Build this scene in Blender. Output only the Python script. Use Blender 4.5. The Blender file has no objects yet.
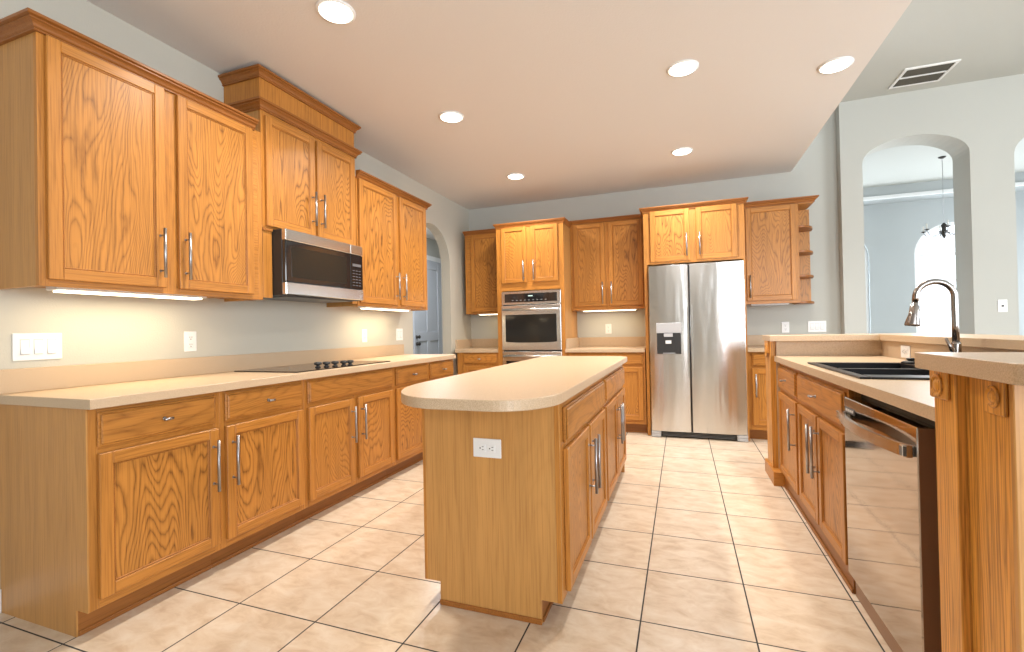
import bpy, bmesh, math, random
from mathutils import Matrix, Vector
PI = math.pi
SC = bpy.context.scene
COL = SC.collection

# ------------------------------------------------------------------ camera
F_PX, PITCH, YAW, ROLL, CAM_H = 466.031, -0.0084, -0.3493, -0.0202, 1.1418
fwd = Vector((math.sin(YAW)*math.cos(PITCH), math.cos(YAW)*math.cos(PITCH), -math.sin(PITCH)))
right = Vector((math.cos(YAW), -math.sin(YAW), 0))
up = right.cross(fwd)
r2 = right*math.cos(ROLL) + up*math.sin(ROLL)
u2 = -right*math.sin(ROLL) + up*math.cos(ROLL)
cam_data = bpy.data.cameras.new('camera')
cam_data.sensor_width = 36.0
cam_data.sensor_fit = 'HORIZONTAL'
cam_data.lens = F_PX/1024*36.0
cam_data.clip_start = 0.05
cam = bpy.data.objects.new('camera', cam_data)
COL.objects.link(cam)
cam.matrix_world = Matrix(((r2.x, u2.x, -fwd.x, 0), (r2.y, u2.y, -fwd.y, 0), (r2.z, u2.z, -fwd.z, CAM_H), (0, 0, 0, 1)))
SC.camera = cam

# ------------------------------------------------------------------ world, view, daylight
SC.view_settings.view_transform = 'Standard'
SC.view_settings.look = 'None'
SC.view_settings.gamma = 1.0
SC.view_settings.use_curve_mapping = False
SC.view_settings.exposure = 0.23
world = bpy.data.worlds.new('world')
SC.world = world
world.use_nodes = True
bg = world.node_tree.nodes['Background']
bg.inputs['Color'].default_value = (0.82, 0.91, 1.0, 1)
bg.inputs['Strength'].default_value = 2.4


def area_light(name, loc, direction, sx, sy, power, color, shape='RECTANGLE', spread=PI):
    d = bpy.data.lights.new(name, 'AREA')
    d.shape = shape
    d.size = sx
    if shape in ('RECTANGLE', 'ELLIPSE'):
        d.size_y = sy
    d.energy = power
    d.color = color
    d.spread = spread
    o = bpy.data.objects.new(name, d)
    o.location = loc
    o.rotation_euler = Vector(direction).to_track_quat('-Z', 'Y').to_euler()
    COL.objects.link(o)
    return o


DAY = (0.91, 0.955, 1.0)
# daylight entering through the windows of the great room (behind and to the right of the camera)
area_light('daylight_rear_right', (3.0, -3.12, 1.55), (0, 1, 0), 3.4, 2.1, 205, DAY)
area_light('daylight_side', (5.92, 1.6, 1.6), (-1, 0, 0), 2.2, 4.6, 210, DAY)
area_light('daylight_dining_left', (2.35, 9.35, 1.7), (0, -1, 0), 1.0, 2.0, 60, (0.84, 0.92, 1.0))
area_light('daylight_dining_right', (3.95, 9.35, 1.7), (0, -1, 0), 1.0, 2.0, 60, (0.84, 0.92, 1.0))
area_light('dining_side_fill', (5.92, 7.55, 1.35), (-1, 0, 0), 2.0, 1.8, 60, (0.84, 0.92, 1.0))  # added fill that brightens the dining walls, set at an invented window


# ------------------------------------------------------------------ materials
def new_mat(name):
    m = bpy.data.materials.new(name)
    m.use_nodes = True
    nt = m.node_tree
    return m, nt, nt.nodes['Principled BSDF']


def N(nt, kind, **kw):
    n = nt.nodes.new(kind)
    for k, v in kw.items():
        setattr(n, k, v)
    return n


def L(nt, a, b):
    nt.links.new(a, b)


def math_node(nt, op, a, b=None, c=None):
    n = N(nt, 'ShaderNodeMath', operation=op)
    for i, v in enumerate((a, b, c)):
        if v is None:
            continue
        if isinstance(v, (int, float)):
            n.inputs[i].default_value = v
        else:
            L(nt, v, n.inputs[i])
    return n.outputs[0]


def mix_col(nt, fac, a, b, mode='MIX'):
    n = N(nt, 'ShaderNodeMix', data_type='RGBA', blend_type=mode)
    if isinstance(fac, (int, float)):
        n.inputs[0].default_value = fac
    else:
        L(nt, fac, n.inputs[0])
    for s, v in ((n.inputs[6], a), (n.inputs[7], b)):
        if isinstance(v, tuple):
            s.default_value = v if len(v) == 4 else (*v, 1)
        else:
            L(nt, v, s)
    return n.outputs[2]


def plain(name, color, rough=0.5, metal=0.0, emit=None, strength=0.0, coat=0.0, spec=0.5):
    m, nt, b = new_mat(name)
    b.inputs['Base Color'].default_value = (*color, 1)
    b.inputs['Roughness'].default_value = rough
    b.inputs['Metallic'].default_value = metal
    b.inputs['Specular IOR Level'].default_value = spec
    b.inputs['Coat Weight'].default_value = coat
    b.inputs['Coat Roughness'].default_value = 0.1
    if emit:
        b.inputs['Emission Color'].default_value = (*emit, 1)
        b.inputs['Emission Strength'].default_value = strength
    return m


def oak(name, along, cath, pore, light=(0.47, 0.195, 0.036), dark=(0.175, 0.057, 0.0075), freq=44.0, rscale=3.2, stretch=0.16, tone=0.1, rough=0.4):
    """Golden oak.  along: local axis the grain runs on (0 x, 2 z); cath: strength of the
    cathedral rings (contours of a stretched noise); pore: strength of the fine pore streaks."""
    m, nt, b = new_mat(name)
    tc = N(nt, 'ShaderNodeTexCoord')
    oi = N(nt, 'ShaderNodeObjectInfo')
    off = N(nt, 'ShaderNodeVectorMath', operation='ADD')
    ov = N(nt, 'ShaderNodeCombineXYZ')
    for i, k in enumerate((17.3, 31.7, 23.9)):
        L(nt, math_node(nt, 'MULTIPLY', oi.outputs['Random'], k), ov.inputs[i])
    L(nt, tc.outputs['Object'], off.inputs[0])
    L(nt, ov.outputs[0], off.inputs[1])

    def stretched(s):
        mp = N(nt, 'ShaderNodeMapping')
        sc = [1.0, 1.0, 1.0]
        sc[along] = s
        mp.inputs['Scale'].default_value = sc
        L(nt, off.outputs[0], mp.inputs['Vector'])
        return mp.outputs[0]
    n1 = N(nt, 'ShaderNodeTexNoise')
    n1.inputs['Scale'].default_value = rscale
    n1.inputs['Detail'].default_value = 2.6
    n1.inputs['Roughness'].default_value = 0.36
    n1.inputs['Distortion'].default_value = 0.25
    L(nt, stretched(stretch), n1.inputs['Vector'])
    nw = N(nt, 'ShaderNodeTexNoise')
    nw.inputs['Scale'].default_value = 70.0
    L(nt, stretched(0.2), nw.inputs['Vector'])
    ph = math_node(nt, 'MULTIPLY_ADD', n1.outputs[0], freq, math_node(nt, 'MULTIPLY', nw.outputs[0], 0.55))
    saw = math_node(nt, 'FRACT', ph)
    # sharp dark late-wood line with a soft fall-off
    ring = math_node(nt, 'POWER', math_node(nt, 'PINGPONG', math_node(nt, 'MULTIPLY', saw, 1.0), 0.72), 1.0)
    ring = math_node(nt, 'POWER', math_node(nt, 'DIVIDE', ring, 0.72), 4.4)
    n2 = N(nt, 'ShaderNodeTexNoise')
    n2.inputs['Scale'].default_value = 190.0
    n2.inputs['Detail'].default_value = 2.0
    L(nt, stretched(0.022), n2.inputs['Vector'])
    p = N(nt, 'ShaderNodeMapRange')
    p.inputs['From Min'].default_value = 0.47
    p.inputs['From Max'].default_value = 0.66
    L(nt, n2.outputs[0], p.inputs[0])
    n3 = N(nt, 'ShaderNodeTexNoise')
    n3.inputs['Scale'].default_value = 22.0
    n3.inputs['Detail'].default_value = 3.0
    L(nt, stretched(0.05), n3.inputs['Vector'])
    rp = math_node(nt, 'MULTIPLY', ring, math_node(nt, 'MULTIPLY_ADD', p.outputs[0], 0.4, 0.78))
    f1 = math_node(nt, 'MULTIPLY', rp, math_node(nt, 'MULTIPLY_ADD', math_node(nt, 'FRACT', math_node(nt, 'MULTIPLY', oi.outputs['Random'], 7.31)), cath*0.38, cath*0.6))
    col = mix_col(nt, f1, light, dark)
    col = mix_col(nt, math_node(nt, 'MULTIPLY', p.outputs[0], pore), col, dark)
    band = N(nt, 'ShaderNodeMapRange')
    band.inputs['From Min'].default_value = 0.3
    band.inputs['From Max'].default_value = 0.7
    L(nt, n3.outputs[0], band.inputs[0])
    hs = N(nt, 'ShaderNodeHueSaturation')
    L(nt, col, hs.inputs['Color'])
    v = math_node(nt, 'MULTIPLY_ADD', band.outputs[0], 0.16, 0.92 - tone/2)
    L(nt, math_node(nt, 'MULTIPLY_ADD', oi.outputs['Random'], tone, v), hs.inputs['Value'])
    L(nt, hs.outputs[0], b.inputs['Base Color'])
    b.inputs['Roughness'].default_value = rough
    b.inputs['Coat Weight'].default_value = 0.08
    b.inputs['Specular IOR Level'].default_value = 0.4
    b.inputs['Coat Roughness'].default_value = 0.22
    bp = N(nt, 'ShaderNodeBump')
    bp.inputs['Strength'].default_value = 0.06
    bp.inputs['Distance'].default_value = 0.002
    L(nt, p.outputs[0], bp.inputs['Height'])
    L(nt, bp.outputs[0], b.inputs['Normal'])
    return m


def laminate(name):
    m, nt, b = new_mat(name)
    g = N(nt, 'ShaderNodeNewGeometry')
    n = N(nt, 'ShaderNodeTexNoise')
    n.inputs['Scale'].default_value = 330.0
    n.inputs['Detail'].default_value = 2.0
    L(nt, g.outputs['Position'], n.inputs['Vector'])
    mr = N(nt, 'ShaderNodeMapRange')
    mr.inputs['From Min'].default_value = 0.35
    mr.inputs['From Max'].default_value = 0.65
    L(nt, n.outputs[0], mr.inputs[0])
    L(nt, mix_col(nt, mr.outputs[0], (0.44, 0.315, 0.20), (0.575, 0.435, 0.295)), b.inputs['Base Color'])
    b.inputs['Roughness'].default_value = 0.36
    return m


def paint(name, color, bump=0.25, scale=140.0, rough=0.75):
    m, nt, b = new_mat(name)
    b.inputs['Base Color'].default_value = (*color, 1)
    b.inputs['Roughness'].default_value = rough
    b.inputs['Specular IOR Level'].default_value = 0.25
    g = N(nt, 'ShaderNodeNewGeometry')
    n = N(nt, 'ShaderNodeTexNoise')
    n.inputs['Scale'].default_value = scale
    n.inputs['Detail'].default_value = 3.0
    L(nt, g.outputs['Position'], n.inputs['Vector'])
    bp = N(nt, 'ShaderNodeBump')
    bp.inputs['Strength'].default_value = bump
    bp.inputs['Distance'].default_value = 0.003
    L(nt, n.outputs[0], bp.inputs['Height'])
    L(nt, bp.outputs[0], b.inputs['Normal'])
    return m


def tile_floor(name, T=0.4053, ox=-1.7966, oy=1.8752):
    m, nt, b = new_mat(name)
    g = N(nt, 'ShaderNodeNewGeometry')
    sx = N(nt, 'ShaderNodeSeparateXYZ')
    L(nt, g.outputs['Position'], sx.inputs[0])
    cells, dists = [], []
    for axis, o in ((0, ox), (1, oy)):
        q = math_node(nt, 'DIVIDE', math_node(nt, 'SUBTRACT', sx.outputs[axis], o), T)
        cells.append(math_node(nt, 'FLOOR', q))
        dists.append(math_node(nt, 'MULTIPLY', math_node(nt, 'PINGPONG', q, 0.5), T))
    d = math_node(nt, 'MINIMUM', dists[0], dists[1])
    grout = N(nt, 'ShaderNodeMapRange')
    grout.inputs['From Min'].default_value = 0.0024
    grout.inputs['From Max'].default_value = 0.0036
    grout.inputs['To Min'].default_value = 1.0
    grout.inputs['To Max'].default_value = 0.0
    L(nt, d, grout.inputs[0])
    cv = N(nt, 'ShaderNodeCombineXYZ')
    L(nt, cells[0], cv.inputs[0])
    L(nt, cells[1], cv.inputs[1])
    wn = N(nt, 'ShaderNodeTexWhiteNoise', noise_dimensions='3D')
    L(nt, cv.outputs[0], wn.inputs['Vector'])
    # every tile shows its own patch of the mottled stone pattern
    sh = N(nt, 'ShaderNodeVectorMath', operation='MULTIPLY_ADD')
    sh.inputs[1].default_value = (9.0, 9.0, 9.0)
    L(nt, wn.outputs['Color'], sh.inputs[0])
    L(nt, g.outputs['Position'], sh.inputs[2])
    mp = N(nt, 'ShaderNodeMapping')
    mp.inputs['Scale'].default_value = (1.0, 1.7, 1.0)
    mp.inputs['Rotation'].default_value = (0, 0, 0.5)
    L(nt, sh.outputs[0], mp.inputs['Vector'])
    n1 = N(nt, 'ShaderNodeTexNoise')
    n1.inputs['Scale'].default_value = 9.0
    n1.inputs['Detail'].default_value = 7.0
    n1.inputs['Roughness'].default_value = 0.62
    n1.inputs['Distortion'].default_value = 0.5
    L(nt, mp.outputs[0], n1.inputs['Vector'])
    r = N(nt, 'ShaderNodeValToRGB')
    e = r.color_ramp.elements
    e[0].position, e[0].color = 0.3, (0.51, 0.385, 0.27, 1)
    e[1].position, e[1].color = 0.66, (0.68, 0.59, 0.48, 1)
    k = e.new(0.48)
    k.color = (0.615, 0.50, 0.38, 1)
    L(nt, n1.outputs[0], r.inputs[0])
    hs = N(nt, 'ShaderNodeHueSaturation')
    L(nt, r.outputs[0], hs.inputs['Color'])
    L(nt, math_node(nt, 'MULTIPLY_ADD', wn.outputs['Value'], 0.07, 0.965), hs.inputs['Value'])
    L(nt, mix_col(nt, grout.outputs[0], hs.outputs[0], (0.028, 0.026, 0.027)), b.inputs['Base Color'])
    L(nt, math_node(nt, 'MULTIPLY_ADD', grout.outputs[0], 0.5, 0.3), b.inputs['Roughness'])
    bp = N(nt, 'ShaderNodeBump')
    bp.inputs['Strength'].default_value = 0.4
    bp.inputs['Distance'].default_value = 0.003
    L(nt, math_node(nt, 'SUBTRACT', math_node(nt, 'MULTIPLY', n1.outputs[0], 0.25), grout.outputs[0]), bp.inputs['Height'])
    L(nt, bp.outputs[0], b.inputs['Normal'])
    return m


def steel(name, color=(0.66, 0.65, 0.63), rough=0.22, aniso=0.6, wave=0.0, brush_axis=2, rot=0.0):
    m, nt, b = new_mat(name)
    b.inputs['Base Color'].default_value = (*color, 1)
    b.inputs['Metallic'].default_value = 1.0
    b.inputs['Roughness'].default_value = rough
    b.inputs['Anisotropic'].default_value = aniso
    b.inputs['Anisotropic Rotation'].default_value = rot
    tc = N(nt, 'ShaderNodeTexCoord')
    mp = N(nt, 'ShaderNodeMapping')
    sc = [1.0, 1.0, 1.0]
    sc[brush_axis] = 0.02
    mp.inputs['Scale'].default_value = sc
    L(nt, tc.outputs['Object'], mp.inputs['Vector'])
    n = N(nt, 'ShaderNodeTexNoise')
    n.inputs['Scale'].default_value = 420.0
    n.inputs['Detail'].default_value = 2.0
    L(nt, mp.outputs[0], n.inputs['Vector'])
    bp = N(nt, 'ShaderNodeBump')
    bp.inputs['Strength'].default_value = 0.03
    bp.inputs['Distance'].default_value = 0.001
    L(nt, n.outputs[0], bp.inputs['Height'])
    out = bp.outputs[0]
    if wave:
        mp2 = N(nt, 'ShaderNodeMapping')
        sc2 = [1.0, 1.0, 1.0]
        sc2[brush_axis] = 0.16
        mp2.inputs['Scale'].default_value = sc2
        L(nt, tc.outputs['Object'], mp2.inputs['Vector'])
        n2 = N(nt, 'ShaderNodeTexNoise')
        n2.inputs['Scale'].default_value = 7.0
        n2.inputs['Detail'].default_value = 1.5
        L(nt, mp2.outputs[0], n2.inputs['Vector'])
        b2 = N(nt, 'ShaderNodeBump')
        b2.inputs['Strength'].default_value = wave
        b2.inputs['Distance'].default_value = 0.02
        L(nt, n2.outputs[0], b2.inputs['Height'])
        L(nt, out, b2.inputs['Normal'])
        out = b2.outputs[0]
    L(nt, out, b.inputs['Normal'])
    return m


def glass_pane(name):
    m, nt, b = new_mat(name)
    tr = N(nt, 'ShaderNodeBsdfTransparent')
    gl = N(nt, 'ShaderNodeBsdfGlossy')
    gl.inputs['Roughness'].default_value = 0.02
    mx = N(nt, 'ShaderNodeMixShader')
    mx.inputs[0].default_value = 0.06
    L(nt, tr.outputs[0], mx.inputs[1])
    L(nt, gl.outputs[0], mx.inputs[2])
    L(nt, mx.outputs[0], nt.nodes['Material Output'].inputs['Surface'])
    return m


M = {}
M['oak_v'] = oak('oak_vertical', 2, 0.22, 0.42)
M['oak_h'] = oak('oak_horizontal', 0, 0.22, 0.42)
M['oak_panel'] = oak('oak_cathedral_panel', 2, 1.0, 0.3, light=(0.49, 0.207, 0.039), freq=60, rscale=3.4, stretch=0.24, dark=(0.135, 0.043, 0.006))
M['oak_drawer'] = oak('oak_cathedral_drawer', 0, 0.7, 0.32, freq=40, stretch=0.14)
M['oak_side'] = oak('oak_veneer', 2, 0.16, 0.34, light=(0.50, 0.252, 0.074), dark=(0.27, 0.112, 0.025), tone=0.04, freq=30)
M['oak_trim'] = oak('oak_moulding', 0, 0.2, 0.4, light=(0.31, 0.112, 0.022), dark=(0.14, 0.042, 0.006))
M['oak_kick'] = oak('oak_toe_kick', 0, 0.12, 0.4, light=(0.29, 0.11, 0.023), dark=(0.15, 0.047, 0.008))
M['oak_post'] = oak('oak_bold_grain', 2, 0.8, 0.6, light=(0.70, 0.325, 0.06), dark=(0.19, 0.06, 0.008), freq=60, rscale=5.0, stretch=0.04)
M['laminate'] = laminate('beige_laminate')
M['wall'] = paint('sage_grey_paint', (0.47, 0.475, 0.44))
M['wall_lamp_tint'] = paint('sage_paint_lamp_tint', (0.49, 0.472, 0.41))  # wall paint tinted warm to imitate the strip-light glow on the left wall
M['wall_dining'] = paint('blue_grey_paint', (0.45, 0.48, 0.485))
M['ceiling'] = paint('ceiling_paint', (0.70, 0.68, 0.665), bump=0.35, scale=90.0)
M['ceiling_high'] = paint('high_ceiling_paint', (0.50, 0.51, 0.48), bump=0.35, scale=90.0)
M['floor'] = tile_floor('floor_tile')
M['white_trim'] = plain('white_trim', (0.78, 0.79, 0.79), 0.4)
M['white_plastic'] = plain('white_plastic', (0.74, 0.74, 0.735), 0.32)
M['slot'] = plain('slot_dark', (0.03, 0.03, 0.03), 0.6)
M['hall_door'] = plain('hall_door_paint', (0.46, 0.49, 0.535), 0.45)
M['steel_fridge'] = steel('brushed_steel_fridge', (0.72, 0.71, 0.70), 0.2, 0.75, 0.35, rot=0.25)
M['steel'] = steel('brushed_steel', (0.68, 0.67, 0.65), 0.24, 0.5, brush_axis=0)
M['steel_dw'] = steel('polished_steel', (0.42, 0.36, 0.31), 0.05, 0.0, 0.03)
M['nickel'] = plain('brushed_nickel', (0.37, 0.37, 0.385), 0.33, 1.0)
M['faucet'] = plain('faucet_nickel', (0.31, 0.285, 0.27), 0.2, 1.0)
M['black_glass'] = plain('black_glass', (0.012, 0.012, 0.013), 0.06, 0, coat=0.4)
M['oven_glass'] = plain('oven_window_glass', (0.016, 0.014, 0.012), 0.08, 0, spec=0.3)
M['microwave_window'] = plain('microwave_window_glass', (0.02, 0.018, 0.015), 0.12, 0, spec=0.25)
M['black'] = plain('black_plastic', (0.018, 0.018, 0.018), 0.42)
M['dark_brown'] = plain('dark_brown_steel', (0.30, 0.17, 0.10), 0.32, 0.35)
M['sink'] = plain('black_composite', (0.012, 0.012, 0.013), 0.3, spec=0.3)
M['grey_plastic'] = plain('grey_plastic', (0.42, 0.42, 0.43), 0.4)
M['dark_grey'] = plain('dark_grey_plastic', (0.11, 0.11, 0.115), 0.4)
M['cooktop'] = plain('cooktop_glass', (0.02, 0.013, 0.009), 0.09, 0, spec=0.3)
M['display'] = plain('display_lit', (0.05, 0.05, 0.05), 0.3, emit=(0.75, 0.95, 0.85), strength=1.2)
M['lamp_warm'] = plain('lamp_lens_warm', (0.9, 0.9, 0.9), 0.5, emit=(1.0, 0.93, 0.82), strength=9.0)
M['strip_warm'] = plain('strip_lens_warm', (0.9, 0.9, 0.9), 0.5, emit=(1.0, 0.86, 0.6), strength=3.5)
M['bronze'] = plain('dark_bronze', (0.05, 0.045, 0.04), 0.4, 0.6)
M['candle'] = plain('candle_sleeve', (0.75, 0.73, 0.68), 0.5)
M['pane'] = glass_pane('window_pane')
M['vent_dark'] = plain('vent_shadow', (0.075, 0.07, 0.055), 0.6)


# ------------------------------------------------------------------ mesh helper
class MB:
    def __init__(self):
        self.bm = bmesh.new()
        self.mats = []

    def mi(self, key):
        if key not in self.mats:
            self.mats.append(key)
        return self.mats.index(key)

    def box(self, x0, x1, y0, y1, z0, z1, mat, bev=0.0, seg=1):
        r = bmesh.ops.create_cube(self.bm, size=1.0)
        vs = r['verts']
        for v in vs:
            v.co = Vector(((x0+x1)/2 + v.co.x*(x1-x0), (y0+y1)/2 + v.co.y*(y1-y0), (z0+z1)/2 + v.co.z*(z1-z0)))
        i = self.mi(mat)
        fs = {f for v in vs for f in v.link_faces}
        for f in fs:
            f.material_index = i
        if bev > 0:
            es = list({e for v in vs for e in v.link_edges})
            bmesh.ops.bevel(self.bm, geom=es, offset=bev, segments=seg, affect='EDGES', profile=0.5)
        return self

    def prism(self, poly, axis, a0, a1, mat, bev=0.0, seg=2, smooth=False):
        """poly in the plane across `axis` (x:(y,z)  y:(x,z)  z:(x,y)), extruded from a0 to a1."""
        def co(p, a):
            return {'x': (a, p[0], p[1]), 'y': (p[0], a, p[1]), 'z': (p[0], p[1], a)}[axis]
        i = self.mi(mat)
        v0 = [self.bm.verts.new(co(p, a0)) for p in poly]
        v1 = [self.bm.verts.new(co(p, a1)) for p in poly]
        caps = [self.bm.faces.new(v0), self.bm.faces.new(v1[::-1])]
        sides = []
        n = len(poly)
        for k in range(n):
            sides.append(self.bm.faces.new((v0[k], v1[k], v1[(k+1) % n], v0[(k+1) % n])))
        for f in caps + sides:
            f.material_index = i
        if smooth:
            for f in sides:
                f.smooth = True
        bmesh.ops.recalc_face_normals(self.bm, faces=caps + sides)
        if bev > 0:
            es = list({e for f in caps for e in f.edges})
            bmesh.ops.bevel(self.bm, geom=es, offset=bev, segments=seg, affect='EDGES', profile=0.5)
        return self

    def tube(self, pts, radii, mat, seg=16, caps=True):
        pts = [Vector(p) for p in pts]
        if isinstance(radii, (int, float)):
            radii = [radii]*len(pts)
        i = self.mi(mat)
        rings = []
        ref = None
        for k, p in enumerate(pts):
            t = (pts[min(k+1, len(pts)-1)] - pts[max(k-1, 0)]).normalized()
            if ref is None:
                ref = Vector((0, 0, 1)) if abs(t.z) < 0.9 else Vector((1, 0, 0))
            a = (ref - t*ref.dot(t)).normalized()
            ref = a
            bb = t.cross(a)
            rings.append([self.bm.verts.new(p + (a*math.cos(2*PI*j/seg) + bb*math.sin(2*PI*j/seg))*radii[k]) for j in range(seg)])
        fs = []
        for k in range(len(rings)-1):
            for j in range(seg):
                f = self.bm.faces.new((rings[k][j], rings[k][(j+1) % seg], rings[k+1][(j+1) % seg], rings[k+1][j]))
                f.smooth = True
                fs.append(f)
        if caps:
            fs.append(self.bm.faces.new(rings[0][::-1]))
            fs.append(self.bm.faces.new(rings[-1]))
        for f in fs:
            f.material_index = i
        return self

    def lathe(self, prof, center, axis, mat, seg=24):
        """prof: list of (radius, distance along axis)."""
        c = Vector(center)
        ax = Vector(axis).normalized()
        a = Vector((0, 0, 1)) if abs(ax.z) < 0.9 else Vector((1, 0, 0))
        a = (a - ax*a.dot(ax)).normalized()
        b = ax.cross(a)
        i = self.mi(mat)
        rings = []
        for r, h in prof:
            rings.append([self.bm.verts.new(c + ax*h + (a*math.cos(2*PI*j/seg) + b*math.sin(2*PI*j/seg))*max(r, 1e-5)) for j in range(seg)])
        fs = []
        for k in range(len(rings)-1):
            for j in range(seg):
                fs.append(self.bm.faces.new((rings[k][j], rings[k][(j+1) % seg], rings[k+1][(j+1) % seg], rings[k+1][j])))
        for f in fs:
            f.smooth = True
            f.material_index = i
        for ring in (rings[0][::-1], rings[-1]):
            f = self.bm.faces.new(ring)
            f.material_index = i
        return self

    def sweep(self, path, prof, z, mat, normals):
        """moulding: prof = closed list of (out, up) carried along path of (x, y) with mitre vectors."""
        i = self.mi(mat)
        rings = []
        for (px, py), (nx, ny) in zip(path, normals):
            rings.append([self.bm.verts.new((px + nx*o, py + ny*o, z + h)) for o, h in prof])
        n = len(prof)
        fs = []
        for k in range(len(rings)-1):
            for j in range(n):
                fs.append(self.bm.faces.new((rings[k][j], rings[k][(j+1) % n], rings[k+1][(j+1) % n], rings[k+1][j])))
        fs.append(self.bm.faces.new(rings[0][::-1]))
        fs.append(self.bm.faces.new(rings[-1]))
        for f in fs:
            f.material_index = i
        bmesh.ops.recalc_face_normals(self.bm, faces=fs)
        return self

    def build(self, name, parent=None):
        me = bpy.data.meshes.new(name)
        bmesh.ops.recalc_face_normals(self.bm, faces=self.bm.faces[:])
        self.bm.to_mesh(me)
        self.bm.free()
        for k in self.mats:
            me.materials.append(M[k])
        o = bpy.data.objects.new(name, me)
        COL.objects.link(o)
        if parent:
            o.parent = parent
        return o


def tag(o, label, cat, group=None, kind=None):
    o['label'] = label
    o['category'] = cat
    if group:
        o['group'] = group
    if kind:
        o['kind'] = kind
    return o


def thing(name, label, cat, loc=(0, 0, 0), rot=0.0, group=None):
    o = bpy.data.objects.new(name, None)
    o.empty_display_size = 0.1
    COL.objects.link(o)
    o.location = loc
    o.rotation_euler = (0, 0, rot)
    return tag(o, label, cat, group)


def struct(o, label=None):
    o['kind'] = 'structure'
    if label:
        o['label'] = label
    return o


def arc(cx, cz, rx, rz, a0, a1, n):
    return [(cx + rx*math.cos(a0 + (a1-a0)*k/n), cz + rz*math.sin(a0 + (a1-a0)*k/n)) for k in range(n+1)]


# ------------------------------------------------------------------ the setting
XL, YB, H, HH, XD = -2.714, 5.81, 2.803, 3.43, 1.156
YA, XA = 5.70, 1.58          # the arched wall and where it starts

struct(MB().box(-4.4, 6.2, -3.4, 9.2, -0.12, 0.0, 'floor').build('floor'))
# left wall with the arched hallway opening
ar = arc(4.78, 1.96, 0.44, 0.44, PI, 0, 20)
poly = [(-3.2, 0), (4.34, 0)] + ar + [(5.22, 0), (YB+0.12, 0), (YB+0.12, H), (-3.2, H)]
struct(MB().prism(poly, 'x', XL-0.12, XL, 'wall_lamp_tint').build('wall_left'))
struct(MB().box(XL, XA, YB, YB+0.12, 0, HH, 'wall').build('wall_back'))
# arched wall to the dining room
a1 = arc(2.2, 2.77, 0.43, 0.22, PI, 0, 20)
a2 = arc(3.6, 2.70, 0.645, 0.30, PI, 0, 20)
poly = [(XA, 0), (1.77, 0)] + a1 + [(2.63, 0), (2.955, 0)] + a2 + [(4.245, 0), (6.0, 0), (6.0, HH), (XA, HH)]
struct(MB().prism(poly, 'y', YA, YA+0.3, 'wall').build('wall_dining'))
# kitchen ceiling and the raised ceiling of the great room
struct(MB().box(XL-0.12, XD, -3.2, YB, H, HH, 'ceiling').build('ceiling'))
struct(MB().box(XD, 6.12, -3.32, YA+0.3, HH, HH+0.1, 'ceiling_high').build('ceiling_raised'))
# great room: rear wall (behind the camera) and right wall, both with windows
poly = [(XL-0.12, 0), (1.3, 0), (1.3, 2.6), (4.7, 2.6), (4.7, 0), (6.12, 0), (6.12, HH), (XL-0.12, HH)]
struct(MB().prism(poly, 'y', -3.32, -3.2, 'wall').build('wall_rear'))
poly = [(-3.2, 0), (-0.7, 0), (-0.7, 2.7), (3.9, 2.7), (3.9, 0), (6.6, 0), (6.6, 2.4), (8.5, 2.4), (8.5, 0), (9.0, 0), (9.0, HH), (-3.2, HH)]  # the dining-side opening is added, out of view, for the fill light
struct(MB().prism(poly, 'x', 6.0, 6.12, 'wall').build('wall_right'))
# rear windows: frames in the openings
wn = 0


def plain_window(axis, a, u0, u1, z1):
    mb = MB()
    for (p0, p1, q0, q1) in ((u0, u0+0.06, 0, z1), (u1-0.06, u1, 0, z1), (u0+0.06, u1-0.06, z1-0.06, z1), (u0+0.06, u1-0.06, 0, 0.06), ((u0+u1)/2-0.03, (u0+u1)/2+0.03, 0.06, z1-0.06)):
        if axis == 'y':
            mb.box(p0, p1, a-0.03, a+0.03, q0, q1, 'white_trim', 0.004)
        else:
            mb.box(a-0.03, a+0.03, p0, p1, q0, q1, 'white_trim', 0.004)
    return mb


for axis, a, u0, u1, z1, nm in (('y', -3.27, 1.3, 4.7, 2.6, 'window_3'), ('x', 6.06, -0.7, 3.9, 2.7, 'window_4'), ('x', 6.06, 6.6, 8.5, 2.4, 'window_5')):  # the last window is made up, unseen, to go with the dining fill
    struct(plain_window(axis, a, u0, u1, z1).build(nm))

# dining room beyond the arches
YF = 9.0
wins = ((1.84, 2.85), (3.44, 4.45))
poly = [(XA-0.12, 0.45)]
for (w0, w1) in wins:
    poly += [(w0, 0.45)] + arc((w0+w1)/2, 2.2, (w1-w0)/2, 0.46, PI, 0, 20) + [(w1, 0.45)]
poly += [(6.12, 0.45), (6.12, HH), (XA-0.12, HH)]
mb = MB().prism(poly, 'y', YF, YF+0.14, 'wall_dining')
mb.box(XA-0.12, 6.12, YF, YF+0.14, 0, 0.45, 'wall_dining')
struct(mb.build('wall_far'))
struct(MB().box(XA-0.12, XA, YB+0.12, YF, 0, HH, 'wall_dining').build('wall_dining_left'))
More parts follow.
